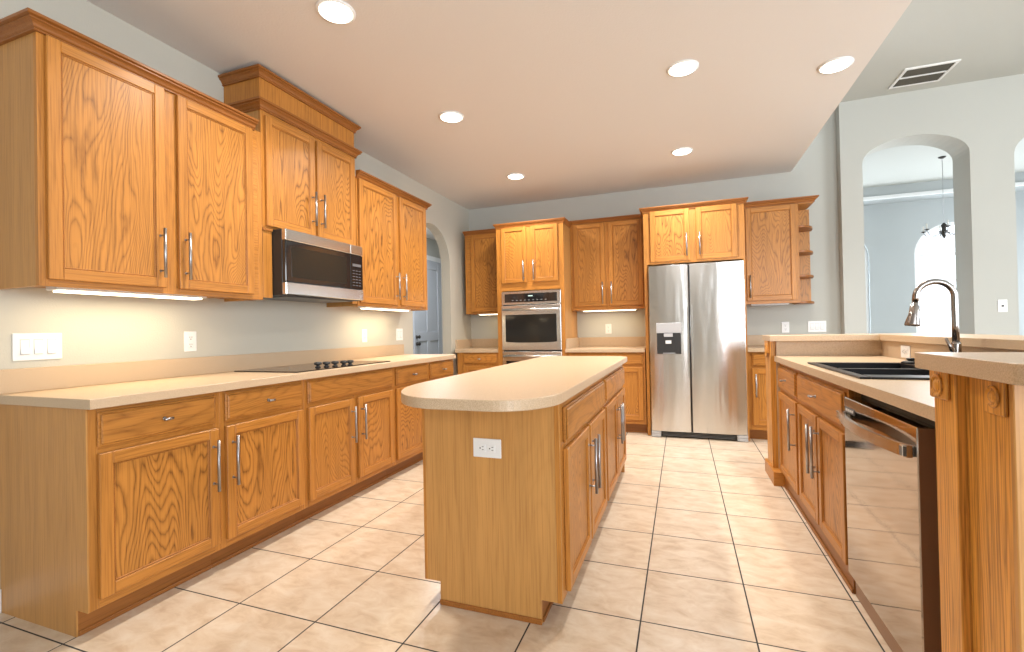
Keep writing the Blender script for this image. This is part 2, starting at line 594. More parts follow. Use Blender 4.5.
# tray ceiling: soffit ring, riser and upper plane
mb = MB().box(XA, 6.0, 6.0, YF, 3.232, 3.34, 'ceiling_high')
mb.box(XA, 6.0, 8.66, YF, 3.03, 3.232, 'wall_dining')
mb.box(XA, XA+0.35, 6.0, 8.66, 3.03, 3.232, 'wall_dining')
struct(mb.build('ceiling_tray'))
struct(MB().box(XA+0.35, 6.0, 8.63, 8.66, 3.03, 3.085, 'white_trim', 0.006).build('trim_1'), 'white moulding along the edge of the tray ceiling')
for n, (w0, w1) in enumerate(wins):
    cx, hw = (w0+w1)/2, (w1-w0)/2
    mb = MB()
    outer = [(w0, 0.45)] + arc(cx, 2.2, hw, 0.46, PI, 0, 20) + [(w1, 0.45)]
    inner = [(w1-0.045, 0.5)] + arc(cx, 2.2, hw-0.045, 0.415, 0, PI, 20) + [(w0+0.045, 0.5)]
    i = mb.mi('white_trim')
    for k in range(len(outer)-1):
        q = [outer[k], outer[k+1], inner[len(inner)-2-k], inner[len(inner)-1-k]]
        mb.prism(q, 'y', YF+0.05, YF+0.1, 'white_trim')
    mb.box(w0, w1, YF+0.05, YF+0.1, 0.45, 0.5, 'white_trim')
    mb.box(w0+0.04, w1-0.04, YF+0.055, YF+0.095, 2.15, 2.2, 'white_trim')
    for zz in (0.9, 1.32, 1.77):
        mb.box(w0+0.04, w1-0.04, YF+0.06, YF+0.09, zz-0.016, zz+0.016, 'white_trim')
    mb.box(cx-0.01, cx+0.01, YF+0.065, YF+0.085, 0.5, 2.15, 'white_trim')
    w = struct(mb.build('window_%d' % (n+1)), ['arched dining room window mostly hidden by the left arch jamb', 'bright arched dining room window seen through the arch behind the faucet'][n])
    MB().prism([(w0+0.03, 0.47)] + arc(cx, 2.2, hw-0.03, 0.43, PI, 0, 20) + [(w1-0.03, 0.47)], 'y', YF+0.072, YF+0.078, 'pane').build('window_glass', w)

# hallway behind the arch
struct(MB().box(-4.32, -4.2, 3.4, 8.6, 0, H, 'wall').build('wall_hall'))
struct(MB().box(-4.2, XL-0.12, 3.4, 3.5, 0, H, 'wall').build('wall_hall_near'))
struct(MB().box(-4.2, XL-0.12, 8.5, 8.6, 0, H, 'wall').build('wall_hall_far'))
struct(MB().box(XL-0.12, XL, YB+0.12, 8.6, 0, H, 'wall').build('wall_hall_right'))
struct(MB().box(-4.32, XL-0.12, 3.4, 8.6, H, H+0.1, 'ceiling').build('ceiling_hall'))
mb = MB()
y0, y1, zt = 6.68, 7.62, 2.40
mb.box(-4.2, -4.165, y0, y1, 0.01, zt, 'hall_door', 0.004)
for (p0, p1, q0, q1) in ((y0, y0+0.13, 0.01, zt), (y1-0.13, y1, 0.01, zt), (y0+0.13, y1-0.13, zt-0.16, zt), (y0+0.13, y1-0.13, 0.01, 0.26), (y0+0.13, y1-0.13, 0.98, 1.14), ((y0+y1)/2-0.05, (y0+y1)/2+0.05, 0.26, 0.98), ((y0+y1)/2-0.05, (y0+y1)/2+0.05, 1.14, zt-0.16)):
    mb.box(-4.168, -4.15, p0, p1, q0, q1, 'hall_door', 0.006)
door = struct(mb.build('door_1'), 'blue grey panelled door in the shaded hallway behind the left arch')
for zz, nm in ((1.056, 'deadbolt'), (0.94, 'door_knob')):
    o = MB().lathe([(0.03, 0), (0.03, 0.012), (0.012, 0.016), (0.012, 0.035), (0.028, 0.042), (0.03, 0.06), (0.018, 0.07)], (-4.15, y0+0.065, zz), (1, 0, 0), 'bronze', 20).build(nm, door)
mb = MB()
for (p0, p1, q0, q1) in ((y0-0.09, y0, 0, zt+0.09), (y1, y1+0.09, 0, zt+0.09), (y0, y1, zt, zt+0.09)):
    mb.box(-4.2, -4.175, p0, p1, q0, q1, 'white_trim', 0.005)
struct(mb.build('trim_2'), 'white casing around the hallway door')
mb = MB()
for (x0, x1, q0, q1) in ((-4.2, XL-0.12, 8.485, 8.5),):
    mb.box(x0, x1, q0, q1, 0, 0.1, 'white_trim', 0.004)
mb.box(-4.2, -4.185, 3.5, y0-0.09, 0, 0.1, 'white_trim', 0.004)
mb.box(-4.2, -4.185, y1+0.09, 8.485, 0, 0.1, 'white_trim', 0.004)
struct(mb.build('baseboard_hall'))
struct(MB().box(XL, XL+0.014, -3.2, 1.105, 0, 0.1, 'white_trim', 0.004).build('baseboard_left'))
mb = MB().box(XA, 1.77, YA-0.014, YA, 0, 0.1, 'white_trim', 0.004)
mb.box(2.63, 2.955, YA-0.014, YA, 0, 0.1, 'white_trim', 0.004)
mb.box(4.245, 6.0, YA-0.014, YA, 0, 0.1, 'white_trim', 0.004)
struct(mb.build('baseboard_dining'))

# ------------------------------------------------------------------ cabinet builder
RL, RR = PI/2, -PI/2        # fronts facing +x (left run, island) / -x (peninsula)
CROWN = [(0, 0), (0.013, 0), (0.013, 0.006), (0.009, 0.009), (0.016, 0.015), (0.019, 0.022), (0.024, 0.028), (0.037, 0.035), (0.037, 0.040), (0.033, 0.042), (0.046, 0.046), (0.046, 0.058), (0, 0.058)]


def crown_prof(k, kz=None):
    kz = kz or k
    return [(o*k, h*kz) for o, h in CROWN]


def handle(parent, u, v, z0, z1, horizontal=False):
    mb = MB()
    d = v - 0.034
    mb.tube([(u, d, z0), (u, d, z1)], 0.0072, 'nickel', 14)
    for zz in (z0+0.034, z1-0.034):
        mb.tube([(u, v+0.001, zz), (u, d, zz)], 0.0042, 'nickel', 10)
        mb.lathe([(0.007, 0), (0.0055, 0.004)], (u, v, zz), (0, -1, 0), 'nickel', 12)
    return mb.build('handle', parent)


def knob(parent, u, v, z):
    mb = MB()
    mb.tube([(u, v+0.001, z), (u, v-0.026, z)], 0.0045, 'nickel', 12)
    mb.lathe([(0.009, 0), (0.007, 0.004)], (u, v, z), (0, -1, 0), 'nickel', 14)
    mb.tube([(u-0.018, v-0.027, z), (u+0.018, v-0.027, z)], 0.0058, 'nickel', 12)
    return mb.build('knob', parent)


def door_part(root, u0, u1, z0, z1, v=0.0, hside=None, hz=None, stile=0.047, name='door'):
    """frame-and-panel door standing proud of the face by 20 mm; handle is its child."""
    t = 0.0205
    mb = MB()
    f, bk = v - t, v - 0.0008
    bv = 0.0026
    mb.box(u0, u0+stile, f, bk, z0, z1, 'oak_v', bv)
    mb.box(u1-stile, u1, f, bk, z0, z1, 'oak_v', bv)
    mb.box(u0+stile, u1-stile, f, bk, z1-stile, z1, 'oak_h', bv)
    mb.box(u0+stile, u1-stile, f, bk, z0, z0+stile, 'oak_h', bv)
    mb.box(u0+stile-0.004, u1-stile+0.004, f+0.0095, bk-0.003, z0+stile-0.004, z1-stile+0.004, 'oak_panel')
    # small sloped bead around the panel
    s, w = stile, 0.007
    for (a, b, c, d) in ((u0+s, u0+s+w, z0+s, z1-s), (u1-s-w, u1-s, z0+s, z1-s)):
        mb.box(a, b, f+0.005, f+0.012, c, d, 'oak_trim', 0.0022)
    for (c, d) in ((z0+s, z0+s+w), (z1-s-w, z1-s)):
        mb.box(u0+s+w, u1-s-w, f+0.005, f+0.012, c, d, 'oak_trim', 0.0022)
    o = mb.build(name, root)
    if hside:
        hu = u0 + 0.03 if hside == 'l' else u1 - 0.03
        handle(o, hu, f, hz[0], hz[1])
    return o


def drawer_part(root, u0, u1, z0, z1, v=0.0, knobs=(0.5,)):
    t = 0.0205
    f = v - t
    mb = MB()
    mb.box(u0, u1, f+0.007, v-0.0008, z0, z1, 'oak_drawer', 0.003)
    mb.box(u0+0.008, u1-0.008, f, f+0.009, z0+0.008, z1-0.008, 'oak_drawer', 0.005)
    o = mb.build('drawer', root)
    for k in knobs:
        knob(o, u0 + (u1-u0)*k, f, (z0+z1)/2)
    return o


def face_frame(root, W, z0, z1, mull=(), stile=0.03):
    mb = MB()
    edges = [(0, stile)] + [m for m in mull] + [(W-stile, W)]
    for a, b in edges:
        mb.box(a, b, 0, 0.019, z0, z1, 'oak_v', 0.001)
    for (a, b), (c, d) in zip(edges[:-1], edges[1:]):
        mb.box(b, c, 0, 0.019, z0, z1, 'oak_h', 0.001)
    return mb.build('face_frame', root)


def base_unit(label, loc, rot, W, D, ztop, kick_d, kick_h, mull=(), near_end=False, group=None, side_mat='oak_side', name='base_cabinet'):
    root = thing(name, label, 'cabinet', loc, rot, group)
    mb = MB()
    mb.box(0, W, 0.019, D, kick_h, ztop, side_mat)
    if near_end:
        mb.prism([(0.0, kick_h), (kick_d, kick_h), (kick_d, 0), (D, 0), (D, ztop), (0.0, ztop)], 'x', -0.006, 0.0, side_mat)
    mb.build('carcass', root)
    face_frame(root, W, kick_h, ztop, mull)
    mb = MB()
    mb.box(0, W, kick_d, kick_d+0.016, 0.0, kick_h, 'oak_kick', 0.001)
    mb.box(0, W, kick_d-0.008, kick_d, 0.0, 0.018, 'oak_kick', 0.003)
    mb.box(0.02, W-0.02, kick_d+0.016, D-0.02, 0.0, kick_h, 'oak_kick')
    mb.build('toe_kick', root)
    return root


def wall_unit(label, loc, rot, W, D, z0, z1, mull=(), group=None):
    """box with a recessed underside; loc z is 0, heights are absolute"""
    root = thing('wall_cabinet', label, 'cabinet', (loc[0], loc[1], z0), rot, group)
    h = z1 - z0
    mb = MB()
    mb.box(0, 0.016, 0.019, D, 0, h, 'oak_side', 0.001)
    mb.box(W-0.016, W, 0.019, D, 0, h, 'oak_side', 0.001)
    mb.box(0.016, W-0.016, 0.019, D, 0.018, h, 'oak_side')
    mb.build('carcass', root)
    face_frame(root, W, 0, h, mull)
    return root


# ------------------------------------------------------------------ left run: base cabinets and worktop
XF, XC, XK = -2.128, -2.0725, -2.2005
KD = XF - XK                 # toe kick set back
DL = XF - XL                 # carcass depth
ZT = 0.876
left_units = [
    (1.111, 1.648, 'oak base cabinet below the triple switch plate, with the exposed end panel', [('w', 1.138, 1.62)], [('d', 1.138, 1.63, 'r')]),
    (1.648, 2.186, 'oak base cabinet with one drawer just left of the cooktop cabinet', [('w', 1.672, 2.162)], [('d', 1.672, 2.167, 'l')]),
    (2.186, 3.102, 'wide oak base cabinet with two doors directly under the black cooktop', [('f', 2.21, 3.076)], [('d', 2.21, 2.62, 'r'), ('d', 2.665, 3.078, 'l')]),
    (3.102, 3.628, 'oak base cabinet just beyond the cooktop, its door half hidden by the island', [('w', 3.128, 3.6)], [('d', 3.128, 3.6, 'r')]),
    (3.628, 4.12, 'last oak base cabinet of the left run, nearest the arched opening', [('w', 3.652, 4.1)], [('d', 3.652, 4.1, 'l')]),
]
for k, (y0, y1, lab, drs, dos) in enumerate(left_units):
    mull = [(2.645-y0-0.024, 2.645-y0+0.024)] if len(dos) == 2 else []
    r = base_unit(lab, (XF, y0, 0), RL, y1-y0, DL, ZT, KD, 0.103, mull, near_end=(k == 0), group='base cabinets on the left wall')
    for kind, a, b in drs:
        drawer_part(r, a-y0, b-y0, 0.722, 0.857, knobs=(0.5,) if kind == 'w' else ())
    for _, a, b, hs in dos:
        door_part(r, a-y0, b-y0, 0.140, 0.697, hside=hs, hz=(0.405, 0.647))

root = thing('countertop', 'long beige laminate countertop on the left wall carrying the black cooktop', 'countertop', (0, 0, 0))
MB().prism([(XL, 1.091), (XC, 1.091), (XC, 4.075), (XC-0.05, 4.135), (XL, 4.135)], 'z', ZT, 0.914, 'laminate', 0.0015, 1).build('worktop', root)
MB().box(XL, XL+0.02, 1.091, 4.135, 0.914, 1.0174, 'laminate', 0.002).build('backsplash', root)

# cooktop
ct = thing('cooktop', 'black glass electric cooktop set in the left countertop', 'cooktop', (-2.385, 2.615, 0.914))
mb = MB().box(-0.255, 0.25, -0.47, 0.47, 0.0005, 0.007, 'cooktop', 0.002)
mb.build('glass_top', ct)
for (bx, by, br) in ((-0.12, -0.28, 0.09), (0.1, -0.28, 0.075), (-0.12, 0.27, 0.1), (0.1, 0.29, 0.075)):
    mb = MB()
    for q in (br,):
        pr = arc(bx, by, q, q, 0, 2*PI, 40)[:-1]
        qi = arc(bx, by, q-0.004, q-0.004, 0, 2*PI, 40)[:-1]
        i = mb.mi('dark_grey')
        for k in range(40):
            vs = [mb.bm.verts.new((*p, 0.0074)) for p in (pr[k], pr[(k+1) % 40], qi[(k+1) % 40], qi[k])]
            mb.bm.faces.new(vs).material_index = i
    mb.build('burner_ring', ct)
for (kx, ky) in ((-2.255, 2.445), (-2.226, 2.492), (-2.198, 2.540), (-2.166, 2.588), (-2.152, 2.635)):
    MB().lathe([(0.019, 0.0), (0.018, 0.005), (0.011, 0.008), (0.011, 0.015), (0.023, 0.018), (0.025, 0.024), (0.022, 0.034), (0.012, 0.036)], (kx+2.385, ky-2.615, 0.007), (0, 0, 1), 'black', 20).build('knob', ct)

# ------------------------------------------------------------------ left run: wall cabinets
XU = -2.405
DU = XU - XL
ZU0, ZU1 = 1.357, 2.386


def upper(y0, y1, lab, doors, crown_path, crown_n, zt=ZU1):
    W = y1-y0
    mid = (doors[0][1]+doors[1][0])/2 - y0
    gap = (doors[1][0]-doors[0][1])/2
    r = wall_unit(lab, (XU, y0), RL, W, DU, ZU0, zt, [(mid-gap-0.012, mid+gap+0.012)], group='wall cabinets on the left wall')
    for (a, b), hs in zip(doors, 'rl'):
        door_part(r, a-y0, b-y0, 1.385-ZU0, 2.374-ZU0, hside=hs, hz=(1.431-ZU0, 1.671-ZU0))
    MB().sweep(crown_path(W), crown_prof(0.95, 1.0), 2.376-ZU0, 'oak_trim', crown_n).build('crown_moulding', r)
    return r


upper(1.10, 2.16, 'largest oak wall cabinet at the near end, above the triple switch plate', ((1.124, 1.582), (1.645, 2.086)),
      lambda W: [(0, DU), (0, 0), (W-0.05, 0)], [(-1, 0), (-1, -1), (0, -1)])
upper(3.048, 4.128, 'oak wall cabinet beyond the microwave, beside the arched opening', ((3.066, 3.585), (3.636, 4.085)),
      lambda W: [(0, 0), (W, 0), (W, DU)], [(0, -1), (1, -1), (1, 0)])

# raised cabinet over the microwave
y0, y1, xh, z0, z1 = 2.163, 3.044, -2.407, 1.806, 2.58
Wh, Dh = y1-y0, xh-XL
r = wall_unit('tall raised oak cabinet with a boxed top over the microwave', (xh, y0), RL, Wh, Dh, z0, z1, [(Wh/2-0.024, Wh/2+0.024)])
door_part(r, 0.022, Wh/2-0.012, 0.012, 2.505-z0, hside='r', hz=(1.888-z0, 2.122-z0))
door_part(r, Wh/2+0.012, Wh-0.03, 0.012, 2.505-z0, hside='l', hz=(1.888-z0, 2.122-z0))
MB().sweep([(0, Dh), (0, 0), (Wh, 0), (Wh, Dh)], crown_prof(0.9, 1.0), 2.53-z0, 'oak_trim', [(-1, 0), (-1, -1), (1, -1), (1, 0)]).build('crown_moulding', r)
mb = MB().box(0.0, Wh, 0.004, Dh, 2.581-z0, 2.735-z0, 'oak_v', 0.001)  # darker oak than the side veneer, stands in for shade near the ceiling
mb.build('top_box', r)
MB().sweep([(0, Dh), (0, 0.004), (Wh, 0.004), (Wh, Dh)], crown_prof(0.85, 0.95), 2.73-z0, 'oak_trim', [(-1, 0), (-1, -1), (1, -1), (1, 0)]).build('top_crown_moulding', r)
for a, b in ((0.002, 0.07), (Wh-0.056, Wh-0.002)):
    mb = MB().box(a, b, 0.0, 0.02, 1.372-z0, -0.001, 'oak_v', 0.001)
    mb.box(a, b, -0.012, 0.0, -0.020, -0.004, 'oak_trim', 0.003)
    mb.build('filler_panel', r)

# microwave
my0, my1, mz0, mz1, mx = 2.238, 2.984, 1.388, 1.803, -2.30
mw = thing('microwave', 'black and stainless over-the-range microwave above the cooktop', 'microwave', (mx, my0, mz0), RL)
MW, MH, MD = my1-my0, mz1-mz0, mx-XL-0.01
mb = MB().box(0, MW, 0.03, MD, 0, MH, 'black', 0.003)
mb.box(0.06, MW-0.06, 0.05, MD-0.05, -0.006, 0.0, 'dark_grey', 0.002)
mb.build('body', mw)
wc = MW*0.81
o = MB().box(0, wc, 0.002, 0.032, 0.085, MH-0.072, 'black_glass', 0.004).build('door', mw)
MB().box(0.045, wc-0.045, 0.0005, 0.004, 0.115, MH-0.105, 'microwave_window', 0.001).build('window', o)
mb = MB().box(wc+0.002, MW, 0.002, 0.032, 0.085, MH-0.072, 'black_glass', 0.004)
mb.build('control_panel', mw)
mb = MB()
for i in range(3):
    for j in range(6):
        mb.box(wc+0.022+i*0.034, wc+0.046+i*0.034, 0.0014, 0.003, 0.11+j*0.022, 0.115+j*0.022, 'dark_grey')
mb.box(wc+0.022, wc+0.118, 0.0008, 0.003, 0.255, 0.275, 'dark_grey')
mb.build('buttons', mw)
mb = MB().box(0, wc, 0.0, 0.034, MH-0.070, MH, 'steel', 0.004)
mb.box(wc+0.002, MW, 0.0, 0.034, MH-0.070, MH, 'steel', 0.004)
mb.build('top_trim', mw)
MB().box(0, MW, 0.0, 0.034, 0.004, 0.082, 'steel', 0.004).build('bottom_trim', mw)


# under-cabinet lights
def strip_light(label, loc, rot, W, D, on=True):
    r = thing('under_cabinet_light', label, 'light', loc, rot, 'light strips under the wall cabinets')
    mb = MB().box(0, W, 0, D, -0.014, 0.010, 'white_plastic', 0.003)
    mb.build('housing', r)
    MB().box(0.02, W-0.02, 0.008, D-0.008, -0.022, -0.0135, 'strip_warm' if on else 'grey_plastic', 0.003).build('diffuser', r)
    return r


WARM_S = (1.0, 0.80, 0.50)
strip_light('long lit light strip under the largest near wall cabinet', (-2.47, 1.19, 1.365), RL, 0.66, 0.085)
area_light('strip_lamp_near', (-2.515, 1.52, 1.335), (0, 0, -1), 0.06, 0.6, 2.5, WARM_S)
strip_light('lit light strip under the wall cabinet beside the arched opening', (-2.47, 3.24, 1.365), RL, 0.68, 0.085)
area_light('strip_lamp_far', (-2.515, 3.58, 1.335), (0, 0, -1), 0.06, 0.6, 2.5, WARM_S)
strip_light('lit light strip under the wall cabinet between oven and refrigerator', (-1.13, 5.56, 1.365), 0, 0.65, 0.085)
area_light('strip_lamp_middle', (-0.805, 5.61, 1.335), (0, 0, -1), 0.6, 0.06, 1.3, WARM_S)
strip_light('short light strip under the small corner wall cabinet', (-2.5, 5.56, 1.365), 0, 0.42, 0.085)
area_light('strip_lamp_corner', (-2.29, 5.61, 1.335), (0, 0, -1), 0.36, 0.06, 0.35, WARM_S)
strip_light('unlit grey light strip under the wall cabinet right of the refrigerator', (0.70, 5.56, 1.365), 0, 0.36, 0.085, on=False)

# ------------------------------------------------------------------ back wall
YU = 5.49
DB = YB - YU
G = 'wall cabinets on the back wall'
# corner wall cabinet
r = wall_unit('narrow single-door oak wall cabinet in the back left corner', (-2.63, YU), 0, 0.572, DB, 1.357, 2.386, group=G)
door_part(r, 0.09, 0.555, 1.385-1.357, 2.374-1.357, stile=0.052)
MB().sweep([(0, 0), (0.565, 0)], crown_prof(0.5, 0.95), 2.376-1.357, 'oak_trim', [(-1, -1), (0, -1)]).build('crown_moulding', r)
# middle wall cabinet
r = wall_unit('two-door oak wall cabinet between the oven tower and the refrigerator', (-1.236, YU), 0, 0.86, DB, 1.357, 2.386, [(0.43-0.033, 0.43+0.033)], group=G)
door_part(r, 0.04, 0.410, 0.043, 1.017, hside='r', hz=(0.066, 0.32), stile=0.05)
door_part(r, 0.452, 0.835, 0.043, 1.017, hside='l', hz=(0.066, 0.32), stile=0.05)
MB().sweep([(0, 0), (0.86, 0)], crown_prof(0.85, 0.75), 2.382-1.357, 'oak_trim', [(0, -1), (0, -1)]).build('crown_moulding', r)
# right wall cabinet with open end shelves
r = wall_unit('single-door oak wall cabinet right of the refrigerator with open end shelves', (0.625, YU), 0, 0.52, DB, 1.362, 2.386, group=G)
door_part(r, 0.03, 0.495, 0.034, 1.012, hside='l', hz=(0.066, 0.30), stile=0.05)
We = 0.52 + 0.135
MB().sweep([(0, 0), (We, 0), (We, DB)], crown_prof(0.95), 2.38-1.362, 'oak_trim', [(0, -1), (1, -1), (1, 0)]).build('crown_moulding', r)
MB().box(0.521, We, 0.0, DB, 2.372-1.362, 2.39-1.362, 'oak_h', 0.001).build('top_board', r)
MB().box(0.521, 0.685, DB-0.016, DB-0.001, 0.0, 2.372-1.362, 'oak_panel').build('back_panel', r)
for zz in (2.145, 1.89, 1.638, 1.366):
    pl = [(0.521, 0.0)] + [(0.521+0.18*math.sin(a), (DB-0.017) - (DB-0.017)*math.cos(a)) for a in [PI/2*k/12 for k in range(1, 13)]] + [(0.521, DB-0.017)]
    MB().prism(pl, 'z', zz-1.362-0.011, zz-1.362+0.011, 'oak_trim', 0.002, 1).build('shelf', r)

# corner base cabinet, clipped at the arch
r = thing('base_cabinet', 'oak base cabinet with clipped corner left of the oven tower', 'cabinet', (0, 0, 0), group='base cabinets on the back wall')
MB().prism([(-2.60, 5.18), (-2.058, 5.18), (-2.058, YB), (XL, YB), (XL, 5.36)], 'z', 0.103, ZT, 'oak_side').build('carcass', r)
MB().box(-2.60, -2.058, 5.161, 5.18, 0.103, ZT, 'oak_v', 0.001).build('face_frame', r)
MB().prism([(-2.57, 5.235), (-2.058, 5.235), (-2.058, YB), (XL, YB), (XL, 5.38)], 'z', 0.0, 0.103, 'oak_kick').build('toe_kick', r)
drawer_part(r, -2.515, -2.075, 0.742, 0.86, v=5.161)
door_part(r, -2.515, -2.075, 0.14, 0.715, v=5.161, hside='r', hz=(0.43, 0.66), stile=0.05)
root = thing('countertop', 'short beige countertop in the back left corner beside the oven tower', 'countertop')
MB().prism([(-2.622, 5.138), (-2.06, 5.138), (-2.06, YB), (XL, YB), (XL, 5.325)], 'z', ZT, 0.914, 'laminate', 0.0015, 1).build('worktop', root)
mb = MB().box(XL, -2.06, YB-0.02, YB, 0.914, 1.03, 'laminate', 0.002)
mb.box(XL, XL+0.02, 5.33, YB-0.02, 0.914, 1.03, 'laminate', 0.002)
mb.build('backsplash', root)

# oven tower
tx0, tx1, ty = -2.055, -1.238, 5.15
TW, TD = tx1-tx0, YB-ty
r = thing('oven_cabinet', 'tall oak tower cabinet holding the double wall oven', 'cabinet', (tx0, ty, 0))
mb = MB()
mb.box(0, 0.018, 0.019, TD, 0.1, 2.35, 'oak_side')
mb.box(TW-0.018, TW, 0.019, TD, 0.1, 2.35, 'oak_side')
mb.box(0.018, TW-0.018, 0.10, TD, 0.1, 2.35, 'oak_side')
mb.build('carcass', r)
ox0, ox1 = -1.992-tx0, -1.277-tx0
mb = MB()
mb.box(0, ox0, 0, 0.019, 0.1, 2.35, 'oak_v', 0.001)
mb.box(ox1, TW, 0, 0.019, 0.1, 2.35, 'oak_v', 0.001)
mb.box(ox0, ox1, 0, 0.019, 1.60, 1.70, 'oak_h', 0.001)
mb.box(ox0, ox1, 0, 0.019, 1.70, 2.35, 'oak_v', 0.001)
mb.box(ox0, ox1, 0, 0.019, 0.1, 0.335, 'oak_h', 0.001)
mb.build('face_frame', r)
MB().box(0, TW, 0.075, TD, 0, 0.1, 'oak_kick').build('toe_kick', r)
door_part(r, 0.068, 0.378, 1.692, 2.34, hside='r', hz=(1.712, 1.945), stile=0.045)
door_part(r, 0.44, 0.752, 1.692, 2.34, hside='l', hz=(1.712, 1.945), stile=0.045)
drawer_part(r, 0.05, TW-0.05, 0.13, 0.315, knobs=())
MB().sweep([(0, TD), (0, 0), (TW, 0), (TW, TD)], crown_prof(0.62, 0.9), 2.345, 'oak_trim', [(-1, 0), (-1, -1), (1, -1), (1, 0)]).build('crown_moulding', r)

# double oven
ov = thing('double_oven', 'stainless double wall oven with black glass set in the oak tower', 'oven', (-1.992, 5.14, 0.34))
OW = 0.715
zo = 0.34
mb = MB().box(0.01, OW-0.01, 0.012, 0.10, 0, 1.25, 'black')
mb.build('body', ov)
o = MB().box(0, OW, -0.012, 0.012, 1.436-zo, 1.588-zo, 'steel', 0.004).build('control_panel', ov)
o2 = MB().box(0.038, OW-0.042, -0.014, -0.010, 1.462-zo, 1.563-zo, 'black_glass', 0.001).build('control_glass', o)
for i in range(9):
    MB().box(0.13+i*0.05, 0.15+i*0.05, -0.0148, -0.0138, 1.483-zo, 1.487-zo, 'grey_plastic').build('button', o)
MB().box(0.33, 0.385, -0.0148, -0.0138, 1.527-zo, 1.537-zo, 'display').build('display', o)
for (za, zb, nm) in ((0.905, 1.425, 'upper'), (0.36, 0.888, 'lower')):
    o = MB().box(0, OW, -0.022, 0.012, za-zo, zb-zo, 'steel', 0.005).build('oven_door', ov)
    o['label'] = nm + ' oven door'
    zw0, zw1 = za-zo+0.088, zb-zo-0.108
    pl = [(0.048, zw1), (OW-0.05, zw1), (OW-0.05, zw0+0.012)] + [(OW/2 + (OW/2-0.05)*math.cos(a), zw0+0.012-0.014*math.sin(a)) for a in [PI*k/12 for k in range(1, 12)]] + [(0.048, zw0+0.012)]
    MB().prism(pl, 'y', -0.024, -0.018, 'oven_glass').build('oven_window', o)
    mb = MB()
    zh = zb-zo-0.05
    mb.tube([(0.03, -0.066, zh), (OW-0.03, -0.066, zh)], 0.012, 'steel', 18)
    for hx in (0.05, OW-0.05):
        mb.box(hx-0.012, hx+0.012, -0.066, -0.02, zh-0.01, zh+0.01, 'steel', 0.003)
    mb.build('handle', o)

# middle base cabinet
r = base_unit('two-door oak base cabinet between the oven tower and the refrigerator', (-1.236, 5.161, 0), 0, 0.862, YB-5.161, ZT, 0.07, 0.103, [(0.406, 0.456)], group='base cabinets on the back wall')
drawer_part(r, 0.03, 0.41, 0.742, 0.857)
drawer_part(r, 0.452, 0.835, 0.742, 0.857)
door_part(r, 0.03, 0.41, 0.15, 0.715, hside='r', hz=(0.43, 0.66), stile=0.05)
door_part(r, 0.452, 0.835, 0.15, 0.715, hside='l', hz=(0.43, 0.66), stile=0.05)
root = thing('countertop', 'short beige countertop between the oven tower and the refrigerator', 'countertop')
MB().box(-1.236, -0.374, 5.122, YB, ZT, 0.914, 'laminate', 0.002).build('worktop', root)
mb = MB().box(-1.216, -0.374, YB-0.02, YB, 0.914, 1.03, 'laminate', 0.002)
mb.box(-1.236, -1.216, 5.16, YB, 0.914, 1.03, 'laminate', 0.002)
mb.build('backsplash', root)

# refrigerator enclosure
fy = 5.12
r = thing('refrigerator_cabinet', 'oak cabinet over the refrigerator with full height side panels', 'cabinet', (-0.362, fy, 0))
FW = 0.967
mb = MB()
mb.box(0, FW, 0.019, YB-fy, 1.80, 2.36, 'oak_side')
mb.build('carcass', r)
for a, b in ((0, 0.032), (FW-0.02, FW)):
    MB().box(a, b, 0.0, YB-fy, 0, 1.80, 'oak_v', 0.001).build('side_panel', r)
mb = MB()
mb.box(0, 0.06, 0, 0.019, 1.80, 2.36, 'oak_v', 0.001)
mb.box(FW-0.06, FW, 0, 0.019, 1.80, 2.36, 'oak_v', 0.001)
mb.box(0.45, 0.515, 0, 0.019, 1.80, 2.36, 'oak_v', 0.001)
mb.box(0.06, 0.45, 0, 0.019, 1.80, 2.36, 'oak_h', 0.001)
mb.box(0.515, FW-0.06, 0, 0.019, 1.80, 2.36, 'oak_h', 0.001)
mb.build('face_frame', r)
door_part(r, 0.068, 0.456, 1.824, 2.352, hside='r', hz=(1.865, 2.095), stile=0.05)
door_part(r, 0.52, 0.897, 1.824, 2.352, hside='l', hz=(1.865, 2.095), stile=0.05)
MB().sweep([(0, YB-fy), (0, 0), (FW, 0), (FW, YB-fy)], crown_prof(0.8, 0.85), 2.35, 'oak_trim', [(-1, 0), (-1, -1), (1, -1), (1, 0)]).build('crown_moulding', r)

# refrigerator
fx0, fx1, ff = -0.3185, 0.584, 5.043
FWd = fx1-fx0
fr = thing('refrigerator', 'stainless side-by-side refrigerator with water dispenser', 'refrigerator', (fx0, ff, 0))
MB().box(0.004, FWd-0.004, 0.085, 0.72, 0.03, 1.765, 'dark_grey', 0.004).build('body', fr)


def fridge_door(u0, u1, grip_side, nm, lab):
    # slightly crowned front, with a recessed finger grip along the meeting edge
    mb = MB()
    n = 12
    pts = []
    for k in range(n+1):
        t = k/n
        pts.append((u0+0.006 + (u1-u0-0.012)*t, 0.006 - 0.006*math.sin(PI*t)))
    pl = [(u0, 0.014)] + pts + [(u1, 0.014), (u1, 0.08), (u0, 0.08)]
    mb.prism(pl, 'z', 0.068, 1.774, 'steel_fridge', 0.002, 1)
    o = mb.build(nm, fr)
    o['label'] = lab
    return o


